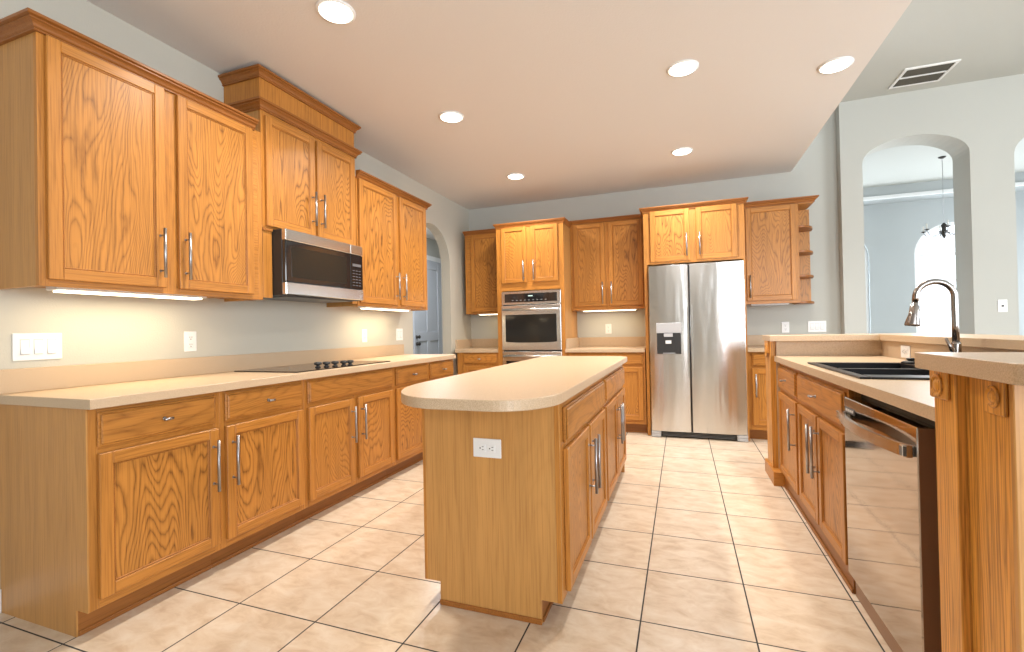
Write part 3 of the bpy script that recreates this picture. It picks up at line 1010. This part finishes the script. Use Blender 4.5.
gap = 0.076-fx0
fd = fridge_door(0.0, gap-0.005, 'r', 'freezer_door', 'left freezer door with dispenser')
rd = fridge_door(gap+0.005, FWd, 'l', 'refrigerator_door', 'right refrigerator door')
for u, par, w in ((gap-0.026, fd, 0.018), (gap+0.01, rd, 0.018)):
    mb = MB().box(u, u+w, -0.004, 0.01, 0.62, 1.35, 'steel_fridge', 0.004)
    mb.build('grip', par)
MB().box(gap-0.006, gap+0.006, 0.03, 0.085, 0.07, 1.77, 'black').build('door_gasket', fr)
# dispenser (in the freezer door)
d0, d1 = -0.244-fx0, -0.010-fx0
dz = lambda z: z
mb = MB()
mb.box(d0-0.006, d1+0.006, -0.006, 0.004, 1.078, 1.182, 'grey_plastic', 0.003)
o = mb.build('dispenser_panel', fd)
mb = MB()
mb.box(d0, d1, -0.0045, 0.004, 0.862, 1.078, 'black', 0.002)
mb.box(d0+0.06, d1-0.06, -0.0055, -0.004, 0.88, 1.05, 'black', 0.001)
mb.box(d0+0.065, d1-0.075, -0.016, -0.004, 1.035, 1.078, 'grey_plastic', 0.004)
mb.box(d0+0.08, d1-0.09, -0.012, -0.005, 0.965, 1.005, 'white_plastic', 0.004)
mb.box(d0+0.055, d1-0.055, -0.018, -0.004, 0.866, 0.876, 'grey_plastic', 0.002)
mb.build('dispenser_recess', fd)
mb = MB().box(0.05, FWd-0.05, 0.03, 0.07, 0.012, 0.06, 'black', 0.003)
for k in range(3):
    mb.box(0.11, FWd-0.11, 0.024, 0.031, 0.018+k*0.014, 0.024+k*0.014, 'dark_grey', 0.001)
mb.build('base_grille', fr)
for a in (0.0, FWd-0.095):
    mb = MB().box(a, a+0.095, 0.005, 0.07, 0.004, 0.034, 'grey_plastic', 0.004)
    mb.box(a, a+0.095, 0.005, 0.07, 0.037, 0.064, 'grey_plastic', 0.004)
    mb.box(a+0.02, a+0.07, 0.02, 0.06, 0.0, 0.006, 'black')
    mb.build('foot_cover', fr)
mb = MB()
for k, h in enumerate((0.008, 0.008, 0.008)):
    mb.box(FWd-0.105+k*0.022, FWd-0.09+k*0.022, 0.003, 0.0062, 1.735, 1.735+h, 'grey_plastic')
mb.build('name_plate', rd)

# right base cabinet
r = base_unit('oak base cabinet right of the refrigerator, seen past the peninsula post', (0.607, 5.161, 0), 0, 0.62, YB-5.161, ZT, 0.07, 0.103, group='base cabinets on the back wall')
drawer_part(r, 0.037, 0.59, 0.735, 0.86)
door_part(r, 0.037, 0.59, 0.153, 0.712, hside='l', hz=(0.435, 0.66), stile=0.05)
root = thing('countertop', 'short beige countertop to the right of the refrigerator', 'countertop')
MB().box(0.607, 1.25, 5.122, YB, ZT, 0.914, 'laminate', 0.002).build('worktop', root)
MB().box(0.607, 1.25, YB-0.02, YB, 0.914, 1.03, 'laminate', 0.002).build('backsplash', root)

# ------------------------------------------------------------------ island
ix0, ix1, iy0, iy1 = -1.045, -0.449, 1.733, 3.76
DI = ix1-ix0
G = 'island base cabinets'
for k, (a, b, lab) in enumerate(((iy0+0.012, 2.762, 'near oak island cabinet with two drawers over two doors'), (2.762, iy1, 'far oak island cabinet nearest the refrigerator'))):
    W = b-a
    r = thing('island_cabinet', lab, 'cabinet', (ix1, a, 0), RL, G)
    MB().box(0, W, 0.019, DI, 0.095, ZT, 'oak_side').build('carcass', r)
    face_frame(r, W, 0.095, ZT, [(W/2-0.024, W/2+0.024)])
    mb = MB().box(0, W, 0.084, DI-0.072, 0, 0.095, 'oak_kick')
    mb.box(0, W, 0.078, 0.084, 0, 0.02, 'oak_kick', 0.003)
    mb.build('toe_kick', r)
    d0, d1 = (0.042, W-0.022) if k == 0 else (0.03, W-0.03)
    drawer_part(r, d0, d1, 0.695, 0.835, knobs=())
    door_part(r, d0, W/2-0.014, 0.115, 0.672, hside='r', hz=(0.36, 0.62))
    door_part(r, W/2+0.014, d1, 0.115, 0.672, hside='l', hz=(0.36, 0.62))
    if k == 0:
        # finished end facing the camera with toe notches on both sides
        pl = [(0.0, 0.095), (0.084, 0.095), (0.084, 0.0), (DI-0.072, 0.0), (DI-0.072, 0.095), (DI, 0.095), (DI, ZT), (0, ZT)]
        MB().prism(pl, 'x', -0.012, 0.0, 'oak_side').build('end_panel', r)
        mb = MB().box(-0.018, -0.012, 0.082, DI-0.07, 0.0, 0.022, 'oak_trim', 0.002)
        mb.build('shoe_moulding', r)
        MB().box(-0.014, -0.001, 0.0005, 0.019, 0.095, ZT, 'oak_v', 0.001).build('corner_trim', r)
        MB().box(-0.014, -0.001, DI-0.012, DI+0.001, 0.095, ZT, 'oak_v', 0.001).build('corner_trim', r)
    else:
        MB().box(W, W+0.012, 0.0, DI, 0.0, ZT, 'oak_side').build('end_panel', r)
tx0i, tx1i, ty0i, ty1i = -1.105, -0.406, 1.402, 3.83
pl = arc(tx0i+0.30, ty0i+0.45, 0.30, 0.45, PI, 1.5*PI, 20) + arc(tx1i-0.2, ty0i+0.25, 0.2, 0.25, 1.5*PI, 2*PI, 14) + [(tx1i, ty1i-0.10), (tx1i-0.06, ty1i), (tx0i+0.05, ty1i), (tx0i, ty1i-0.05)]
tag(MB().prism(pl, 'z', ZT, 0.914, 'laminate', 0.002, 1).build('island_countertop'), 'beige island countertop with rounded near end overhanging the cabinets', 'countertop')

# ------------------------------------------------------------------ peninsula
PX = 0.637 + 0.0205          # face frame plane
PD = 1.27 - PX
PENY = 3.82
G = 'peninsula base cabinets'


def pen(lab, ya, yb, mull=(), hollow=False):
    # local u runs toward the camera: u = ya - y
    W = ya-yb
    r = thing('base_cabinet', lab, 'cabinet', (PX, ya, 0), RR, G)
    if hollow:
        mb = MB().box(0, 0.016, 0.019, PD, 0.095, ZT, 'oak_side')
        mb.box(W-0.016, W, 0.019, PD, 0.095, ZT, 'oak_side')
        mb.box(0.016, W-0.016, PD-0.012, PD, 0.095, ZT, 'oak_side')
        mb.box(0.016, W-0.016, 0.019, PD-0.012, 0.095, 0.113, 'oak_side')
        mb.build('carcass', r)
    else:
        MB().box(0, W, 0.019, PD, 0.095, ZT, 'oak_side').build('carcass', r)
    face_frame(r, W, 0.095, ZT, mull)
    mb = MB().box(0, W, 0.0, PD, 0, 0.095, 'oak_kick')
    mb.box(0, W, -0.008, 0.0, 0, 0.018, 'oak_kick', 0.003)
    mb.build('toe_kick', r)
    return r


r = pen('oak base cabinet at the far end of the peninsula beside the post', PENY, 3.225)
drawer_part(r, PENY-3.79, PENY-3.252, 0.69, 0.846, knobs=(0.5,))
door_part(r, PENY-3.79, PENY-3.252, 0.105, 0.665, hside='r', hz=(0.365, 0.62))
r = pen('oak sink cabinet with two doors next to the dishwasher', 3.225, 2.34, [(0.42, 0.465)], hollow=True)
drawer_part(r, 3.225-3.2, 3.225-2.365, 0.69, 0.846, knobs=(0.5,))
door_part(r, 3.225-3.2, 3.225-2.795, 0.105, 0.665, hside='r', hz=(0.36, 0.618))
door_part(r, 3.225-2.77, 3.225-2.365, 0.105, 0.665, hside='l', hz=(0.36, 0.622))

# dishwasher
dw = thing('dishwasher', 'polished stainless dishwasher with bowed handle in the peninsula', 'dishwasher', (0.637, 2.333, 0), RR)
DWW = 2.333-1.682
MB().box(0.004, DWW-0.004, 0.06, 0.58, 0.09, 0.845, 'black', 0.003).build('body', dw)
mb = MB().box(0, DWW, 0.0, 0.06, 0.095, 0.832, 'steel_dw', 0.003)
mb.box(DWW, DWW+0.0025, 0.003, 0.06, 0.097, 0.830, 'dark_brown')
dd = mb.build('door', dw)
mb = MB()
n = 16
zc_ = 0.758
rows = []
for k in range(n+1):
    t = k/n
    u = 0.006 + (DWW-0.02)*t
    bow = 0.013 + 0.038*math.sin(PI*t)**0.8
    rows.append((u, -bow))
i = mb.mi('steel')
prev = None
for (u, v) in rows:
    ring = [mb.bm.verts.new((u, v-0.007, zc_-0.018)), mb.bm.verts.new((u, v+0.007, zc_-0.018)), mb.bm.verts.new((u, v+0.007, zc_+0.018)), mb.bm.verts.new((u, v-0.007, zc_+0.018))]
    if prev:
        for j in range(4):
            mb.bm.faces.new((prev[j], prev[(j+1) % 4], ring[(j+1) % 4], ring[j])).material_index = i
    else:
        mb.bm.faces.new(ring).material_index = i
    prev = ring
mb.bm.faces.new(prev[::-1]).material_index = i
mb.box(0.006, 0.03, -0.03, 0.001, zc_-0.016, zc_+0.016, 'steel', 0.002)
mb.box(DWW-0.04, DWW-0.016, -0.03, 0.001, zc_-0.016, zc_+0.016, 'dark_grey', 0.002)
mb.build('handle', dd)
mb = MB().box(0.02, 0.13, -0.0015, 0.001, 0.772, 0.796, 'dark_grey')
for k in range(4):
    mb.box(0.03+k*0.023, 0.046+k*0.023, -0.0025, -0.001, 0.779, 0.789, 'white_plastic')
mb.build('badge', dd)
mb = MB().box(0.01, DWW-0.01, 0.022, 0.05, 0.0, 0.09, 'dark_brown', 0.002)
mb.build('kick_plate', dw)

# peninsula countertop with the sink cut-out
sx0, sx1, sy0, sy1 = 0.672, 1.205, 2.255, 3.095
cx0, cx1, cy0, cy1 = 0.6255, 1.27, 1.545, 3.83
mb = MB()
ho = 0.012
for (a, b, c, d) in ((cx0, sx0+ho, cy0, cy1), (sx1-ho, cx1, cy0, cy1), (sx0+ho, sx1-ho, cy0, sy0+ho), (sx0+ho, sx1-ho, sy1-ho, cy1)):
    mb.box(a, b, c, d, ZT, 0.914, 'laminate')
tag(mb.build('peninsula_countertop'), 'lower beige peninsula countertop holding the black sink', 'countertop')

# sink
sk = thing('sink', 'black double-bowl drop-in sink in the peninsula counter', 'sink', (0, 0, 0.914))
mb = MB()
zr = 0.009
bowls = ((sx0+0.04, sx1-0.11, 2.365, 2.655), (sx0+0.04, sx1-0.11, 2.695, sy1-0.04))
# rim from strips around the bowls
for (a, b, c, d) in ((sx0, sx0+0.04, sy0, sy1), (sx1-0.11, sx1, sy0, sy1), (sx0+0.04, sx1-0.11, sy0, 2.365), (sx0+0.04, sx1-0.11, sy1-0.04, sy1), (sx0+0.04, sx1-0.11, 2.655, 2.695)):
    mb.box(a, b, c, d, 0.0005, zr, 'sink', 0.003)
for (a, b, c, d) in bowls:
    t = 0.006
    mb.box(a-t, a, c, d, -0.19, 0.004, 'sink')
    mb.box(b, b+t, c, d, -0.19, 0.004, 'sink')
    mb.box(a-t, b+t, c-t, c, -0.19, 0.004, 'sink')
    mb.box(a-t, b+t, d, d+t, -0.19, 0.004, 'sink')
    mb.box(a-t, b+t, c-t, d+t, -0.197, -0.19, 'sink')
mb.build('basin', sk)
for (a, b, c, d) in bowls:
    MB().lathe([(0.045, 0), (0.045, 0.003), (0.03, 0.001)], ((a+b)/2, (c+d)/2, -0.19), (0, 0, 1), 'nickel', 20).build('drain', sk)
st = thing('sink_stopper', 'small black stopper left on the far back corner of the sink', 'stopper', (1.135, 3.04, 0.923))
MB().lathe([(0.04, 0), (0.042, 0.006), (0.03, 0.012), (0.018, 0.014)], (0, 0, 0), (0, 0, 1), 'black', 20).build('disc', st)
MB().lathe([(0.012, 0.0), (0.014, 0.006), (0.02, 0.009), (0.02, 0.016), (0.012, 0.018)], (0.0, 0, 0.01), (0, 0, 1), 'black', 18).build('grip', st)

# faucet
fc = thing('faucet', 'tall brushed nickel gooseneck faucet behind the sink', 'faucet', (1.164, 2.67, 0.923))
MB().lathe([(0.028, 0), (0.028, 0.006), (0.022, 0.010), (0.0185, 0.05), (0.0185, 0.115), (0.0165, 0.122), (0.014, 0.124)], (0, 0, 0), (0, 0, 1), 'faucet', 28).build('base', fc)
pts = [(0, 0, 0.12), (0, 0, 0.2), (0, 0, 0.3295)]
R_ = 0.0715
pts += [(-R_+R_*math.cos(a), 0, 0.3295+R_*math.sin(a)) for a in [PI*k/20 for k in range(1, 20)]]
pts += [(-2*R_, 0, 0.3295), (-2*R_-0.002, 0, 0.315)]
MB().tube(pts, 0.0132, 'faucet', 22).build('spout', fc)
MB().tube([(-2*R_-0.002, 0, 0.316), (-2*R_-0.003, 0, 0.297), (-2*R_-0.0035, 0, 0.293), (-2*R_-0.008, 0, 0.25), (-2*R_-0.0145, 0, 0.212), (-2*R_-0.016, 0, 0.202), (-2*R_-0.0163, 0, 0.199)], [0.0115, 0.0115, 0.0175, 0.0205, 0.0285, 0.029, 0.026], 'faucet', 22).build('spray_head', fc)
MB().tube([(-0.012, -0.012, 0.07), (-0.026, -0.026, 0.085), (-0.048, -0.03, 0.142)], [0.0085, 0.007, 0.0055], 'faucet', 14).build('lever', fc)

# raised bar: half walls with oak posts and rosettes, and the U-shaped bar top
ZB = 1.022
mb = MB().box(0.66, 1.27, 1.28, 1.54, 0.0, ZB, 'oak_panel')
mb.box(0.66, 1.60, 1.27, 1.285, 0.0, ZB, 'oak_post')
near_wall = struct(mb.build('wall_bar_near'), 'oak faced half wall at the near end of the peninsula')
struct(MB().box(1.27, 1.55, 1.285, PENY+0.24, 0, ZB, 'laminate').build('wall_bar_right'), 'half wall behind the sink under the bar top')
far_wall = struct(MB().box(0.64, 1.27, PENY+0.012, PENY+0.24, 0, ZB, 'laminate').build('wall_bar_far'), 'half wall at the far end of the peninsula')
# near end: board, pilaster and two rosette blocks facing the kitchen
MB().box(0.637, 0.66, 1.262, 1.425, 0, ZB, 'oak_post', 0.001).build('end_board', near_wall)
MB().box(0.618, 0.66, 1.425, 1.528, 0, ZB, 'oak_post', 0.002).build('post', near_wall)
MB().box(0.634, 0.664, 1.247, 1.262, 0, ZB, 'oak_side', 0.002).build('corner_trim', near_wall)


def rosette(y0, y1, z0, z1, xf, t, parent):
    mb = MB().box(xf-t, xf, y0, y1, z0, z1, 'oak_post', 0.003)
    cy, cz = (y0+y1)/2, z1 - (y1-y0)*0.5
    rr = (y1-y0)*0.34
    mb.lathe([(rr, 0), (rr, 0.003), (rr*0.82, 0.005), (rr*0.74, 0.001), (rr*0.55, 0.001), (rr*0.42, 0.005), (rr*0.15, 0.006)], (xf-t, cy, cz), (-1, 0, 0), 'oak_post', 28)
    return mb.build('rosette_block', parent)


rosette(1.446, 1.53, 0.945, ZB, 0.618, 0.009, near_wall)
rosette(1.266, 1.336, 0.938, 1.012, 0.637, 0.009, near_wall)
# far end post
MB().box(0.603, 0.64, PENY+0.03, PENY+0.24, 0, ZB, 'oak_post', 0.002).build('post', far_wall)
rosette(PENY+0.06, PENY+0.21, 0.93, ZB, 0.603, 0.01, far_wall)
MB().box(0.588, 0.668, PENY-0.085, PENY+0.29, 0, 0.098, 'oak_h', 0.003).build('plinth_block', far_wall)

mb = MB()
z0, z1 = ZB, 1.062
# U-shape: near arm with rounded kitchen corner, long arm, far arm
near = arc(0.570+0.07, 1.065+0.07, 0.07, 0.07, PI, 1.5*PI, 10) + [(1.62, 1.065), (1.62, 4.12), (0.592, 4.12), (0.592, PENY-0.045), (1.245, PENY-0.045), (1.245, 1.505), (0.570, 1.505)]
tag(mb.prism(near, 'z', z0, z1, 'laminate', 0.0015, 1).build('raised_countertop'), 'raised U-shaped beige bar top around the peninsula', 'bar top')


# ------------------------------------------------------------------ outlets and switches
def plate_root(label, cat, name, loc, rot, group=None):
    return thing(name, label, cat, loc, rot, group)


def outlet(label, loc, rot, horizontal=False, gfci=False, w=0.074, h=0.118, group=None):
    """local plane x-z, front toward -y"""
    r = plate_root(label, 'outlet', 'wall_outlet', loc, rot, group)
    W, Hh = (h, w) if horizontal else (w, h)
    MB().box(-W/2, W/2, -0.006, 0.0, -Hh/2, Hh/2, 'white_plastic', 0.003, 2).build('cover_plate', r)
    for s in (-1, 1):
        mb = MB()
        if horizontal:
            cx, cz = s*0.021, 0
        else:
            cx, cz = 0, s*0.021
        mb.box(cx-0.0155, cx+0.0155, -0.0085, -0.005, cz-0.0155, cz+0.0155, 'white_plastic', 0.003, 2)
        for (a, b) in ((-0.006, 0.004), (0.006, 0.004)):
            if horizontal:
                mb.box(cx+b-0.004, cx+b+0.004, -0.0088, -0.008, cz+a-0.0012, cz+a+0.0012, 'slot')
            else:
                mb.box(cx+a-0.0012, cx+a+0.0012, -0.0088, -0.008, cz+b-0.004, cz+b+0.004, 'slot')
        if horizontal:
            mb.box(cx-0.010, cx-0.005, -0.0088, -0.008, cz-0.0025, cz+0.0025, 'slot')
        else:
            mb.box(cx-0.0025, cx+0.0025, -0.0088, -0.008, cz-0.010, cz-0.005, 'slot')
        mb.build('receptacle', r)
    return r


def switch_plate(label, loc, rot, n, w, h=0.12, group=None):
    r = plate_root(label, 'switch', 'light_switch', loc, rot, group)
    MB().box(-w/2, w/2, -0.006, 0.0, -h/2, h/2, 'white_plastic', 0.003, 2).build('cover_plate', r)
    for k in range(n):
        cx = (k-(n-1)/2)*0.046
        mb = MB().box(cx-0.0160, cx+0.0160, -0.0066, -0.005, -0.0335, 0.0335, 'grey_plastic', 0.0003)  # grey backing imitates the shadow gap around each rocker
        mb.prism([(-0.007, 0.031), (-0.0075, 0.0), (-0.0125, -0.031), (-0.007, -0.031)], 'x', cx-0.0145, cx+0.0145, 'white_plastic')
        mb.build('rocker', r)
    return r


switch_plate('white three-gang rocker switch plate on the left wall near the camera', (XL, 1.235, 1.11), RL, 3, 0.172)
outlet('white outlet on the left wall between the triple switch and the cooktop', (XL, 1.923, 1.112), RL)
outlet('white outlet on the left wall beyond the cooktop in the strip light glow', (XL, 3.52, 1.115), RL)
switch_plate('white switch plate on the left wall next to the arched opening', (XL, 4.08, 1.118), RL, 2, 0.115)
outlet('white outlet on the back wall between oven tower and refrigerator', (-0.85, YB, 1.13), 0)
outlet('white outlet on the back wall right of the refrigerator', (1.063, YB, 1.11), 0)
switch_plate('wide white switch plate on the back wall beside the arched wall', (1.36, YB, 1.113), 0, 3, 0.17)
outlet('white outlet lying sideways on the oak end of the island', (-0.747, iy0-0.0005, 0.668), 0, horizontal=True, w=0.076, h=0.122)
outlet('white outlet lying sideways on the bar splash behind the sink', (1.27, 3.46, 0.962), RR, horizontal=True, w=0.074, h=0.122)
r = thing('wall_jack', 'small white cable plate on the wall right of the dining arch', 'cable plate', (2.838, YA, 1.275))
MB().box(-0.036, 0.036, -0.006, 0, -0.06, 0.06, 'white_plastic', 0.003, 2).build('cover_plate', r)
MB().lathe([(0.008, 0), (0.008, 0.006), (0.004, 0.008)], (0, -0.006, 0), (0, -1, 0), 'slot', 16).build('socket', r)

# ------------------------------------------------------------------ ceiling fixtures
spots = [(-1.64, 1.945, 'recessed ceiling light nearest the camera, over the left cabinets'),
         (-1.64, 3.228, 'recessed ceiling light over the far end of the cooktop'),
         (-1.65, 4.741, 'recessed ceiling light near the arched opening, farthest on the left'),
         (0.041, 3.188, 'recessed ceiling light in the middle of the ceiling above the island aisle'),
         (0.038, 4.696, 'recessed ceiling light right in front of the refrigerator'),
         (0.964, 3.525, 'recessed ceiling light beside the edge of the lowered ceiling')]
for k, (lx, ly, lab) in enumerate(spots):
    r = thing('recessed_light', lab, 'ceiling light', (lx, ly, H), 0, 'recessed kitchen lights')
    MB().lathe([(0.074, -0.001), (0.098, -0.001), (0.098, -0.005), (0.08, -0.010), (0.074, -0.006)], (0, 0, 0), (0, 0, 1), 'white_trim', 40).build('trim_ring', r)
    MB().lathe([(0.084, -0.004), (0.084, -0.009), (0.05, -0.012)], (0, 0, 0), (0, 0, 1), 'lamp_warm', 40).build('lens', r)
    cool = k == 4
    area_light('downlight_lamp', (lx, ly, H-0.016), (0, 0, -1), 0.15, 0.15, 19, (0.95, 0.97, 1.0) if cool else (1.0, 0.91, 0.79), 'DISK', math.radians(140))

area_light('hall_fill', (-3.5, 6.0, H-0.014), (0, 0, -1), 0.15, 0.15, 42, (0.92, 0.95, 1.0), 'DISK')  # added fill light without a fixture, lifts the dark hallway

# air vent on the raised ceiling
r = thing('ceiling_vent', 'dark two-slot air vent in the raised ceiling', 'vent', (2.145, 5.35, HH))
mb = MB()
for (a, b, c, d) in ((-0.20, 0.20, -0.185, -0.16), (-0.20, 0.20, 0.16, 0.185), (-0.20, -0.175, -0.16, 0.16), (0.175, 0.20, -0.16, 0.16), (-0.175, 0.175, -0.008, 0.008)):
    mb.box(a, b, c, d, -0.012, 0, 'white_trim', 0.002)
mb.build('frame', r)
MB().box(-0.178, 0.178, -0.163, 0.163, -0.003, -0.0005, 'vent_dark').build('backing', r)
mb = MB()
for k in range(14):
    y = -0.15 + k*0.0232
    if abs(y) > 0.014:
        mb.prism([(y-0.006, -0.003), (y-0.0045, -0.003), (y+0.006, -0.0105), (y+0.0045, -0.0105)], 'x', -0.174, 0.174, 'vent_dark')
mb.build('louvres', r)

# chandelier in the dining room, seen through the arch
ch = thing('chandelier', 'dark chandelier on a long rod seen through the dining arch', 'chandelier', (3.156, 7.44, 3.232))
MB().lathe([(0.04, 0), (0.036, -0.012), (0.012, -0.025)], (0, 0, 0), (0, 0, 1), 'bronze', 24).build('canopy', ch)
MB().tube([(0, 0, -0.03), (0, 0, -0.85)], 0.003, 'nickel', 10).build('rod', ch)
MB().lathe([(0.008, -0.84), (0.03, -0.87), (0.02, -0.92), (0.035, -0.96), (0.015, -1.02), (0.004, -1.04)], (0, 0, 0), (0, 0, 1), 'bronze', 20).build('hub', ch)
for k in range(6):
    a = PI/3*k + 0.3
    c, s = math.cos(a), math.sin(a)
    mb = MB().tube([(c*0.02, s*0.02, -0.95), (c*0.09, s*0.09, -1.0), (c*0.17, s*0.17, -0.99), (c*0.21, s*0.21, -0.94), (c*0.21, s*0.21, -0.925)], 0.006, 'nickel', 10)
    mb.lathe([(0.01, 0), (0.026, 0.008), (0.028, 0.014)], (c*0.21, s*0.21, -0.93), (0, 0, 1), 'bronze', 16)
    o = mb.build('arm', ch)
    MB().lathe([(0.009, 0.0), (0.009, 0.07), (0.004, 0.075)], (c*0.21, s*0.21, -0.916), (0, 0, 1), 'candle', 12).build('candle', o)
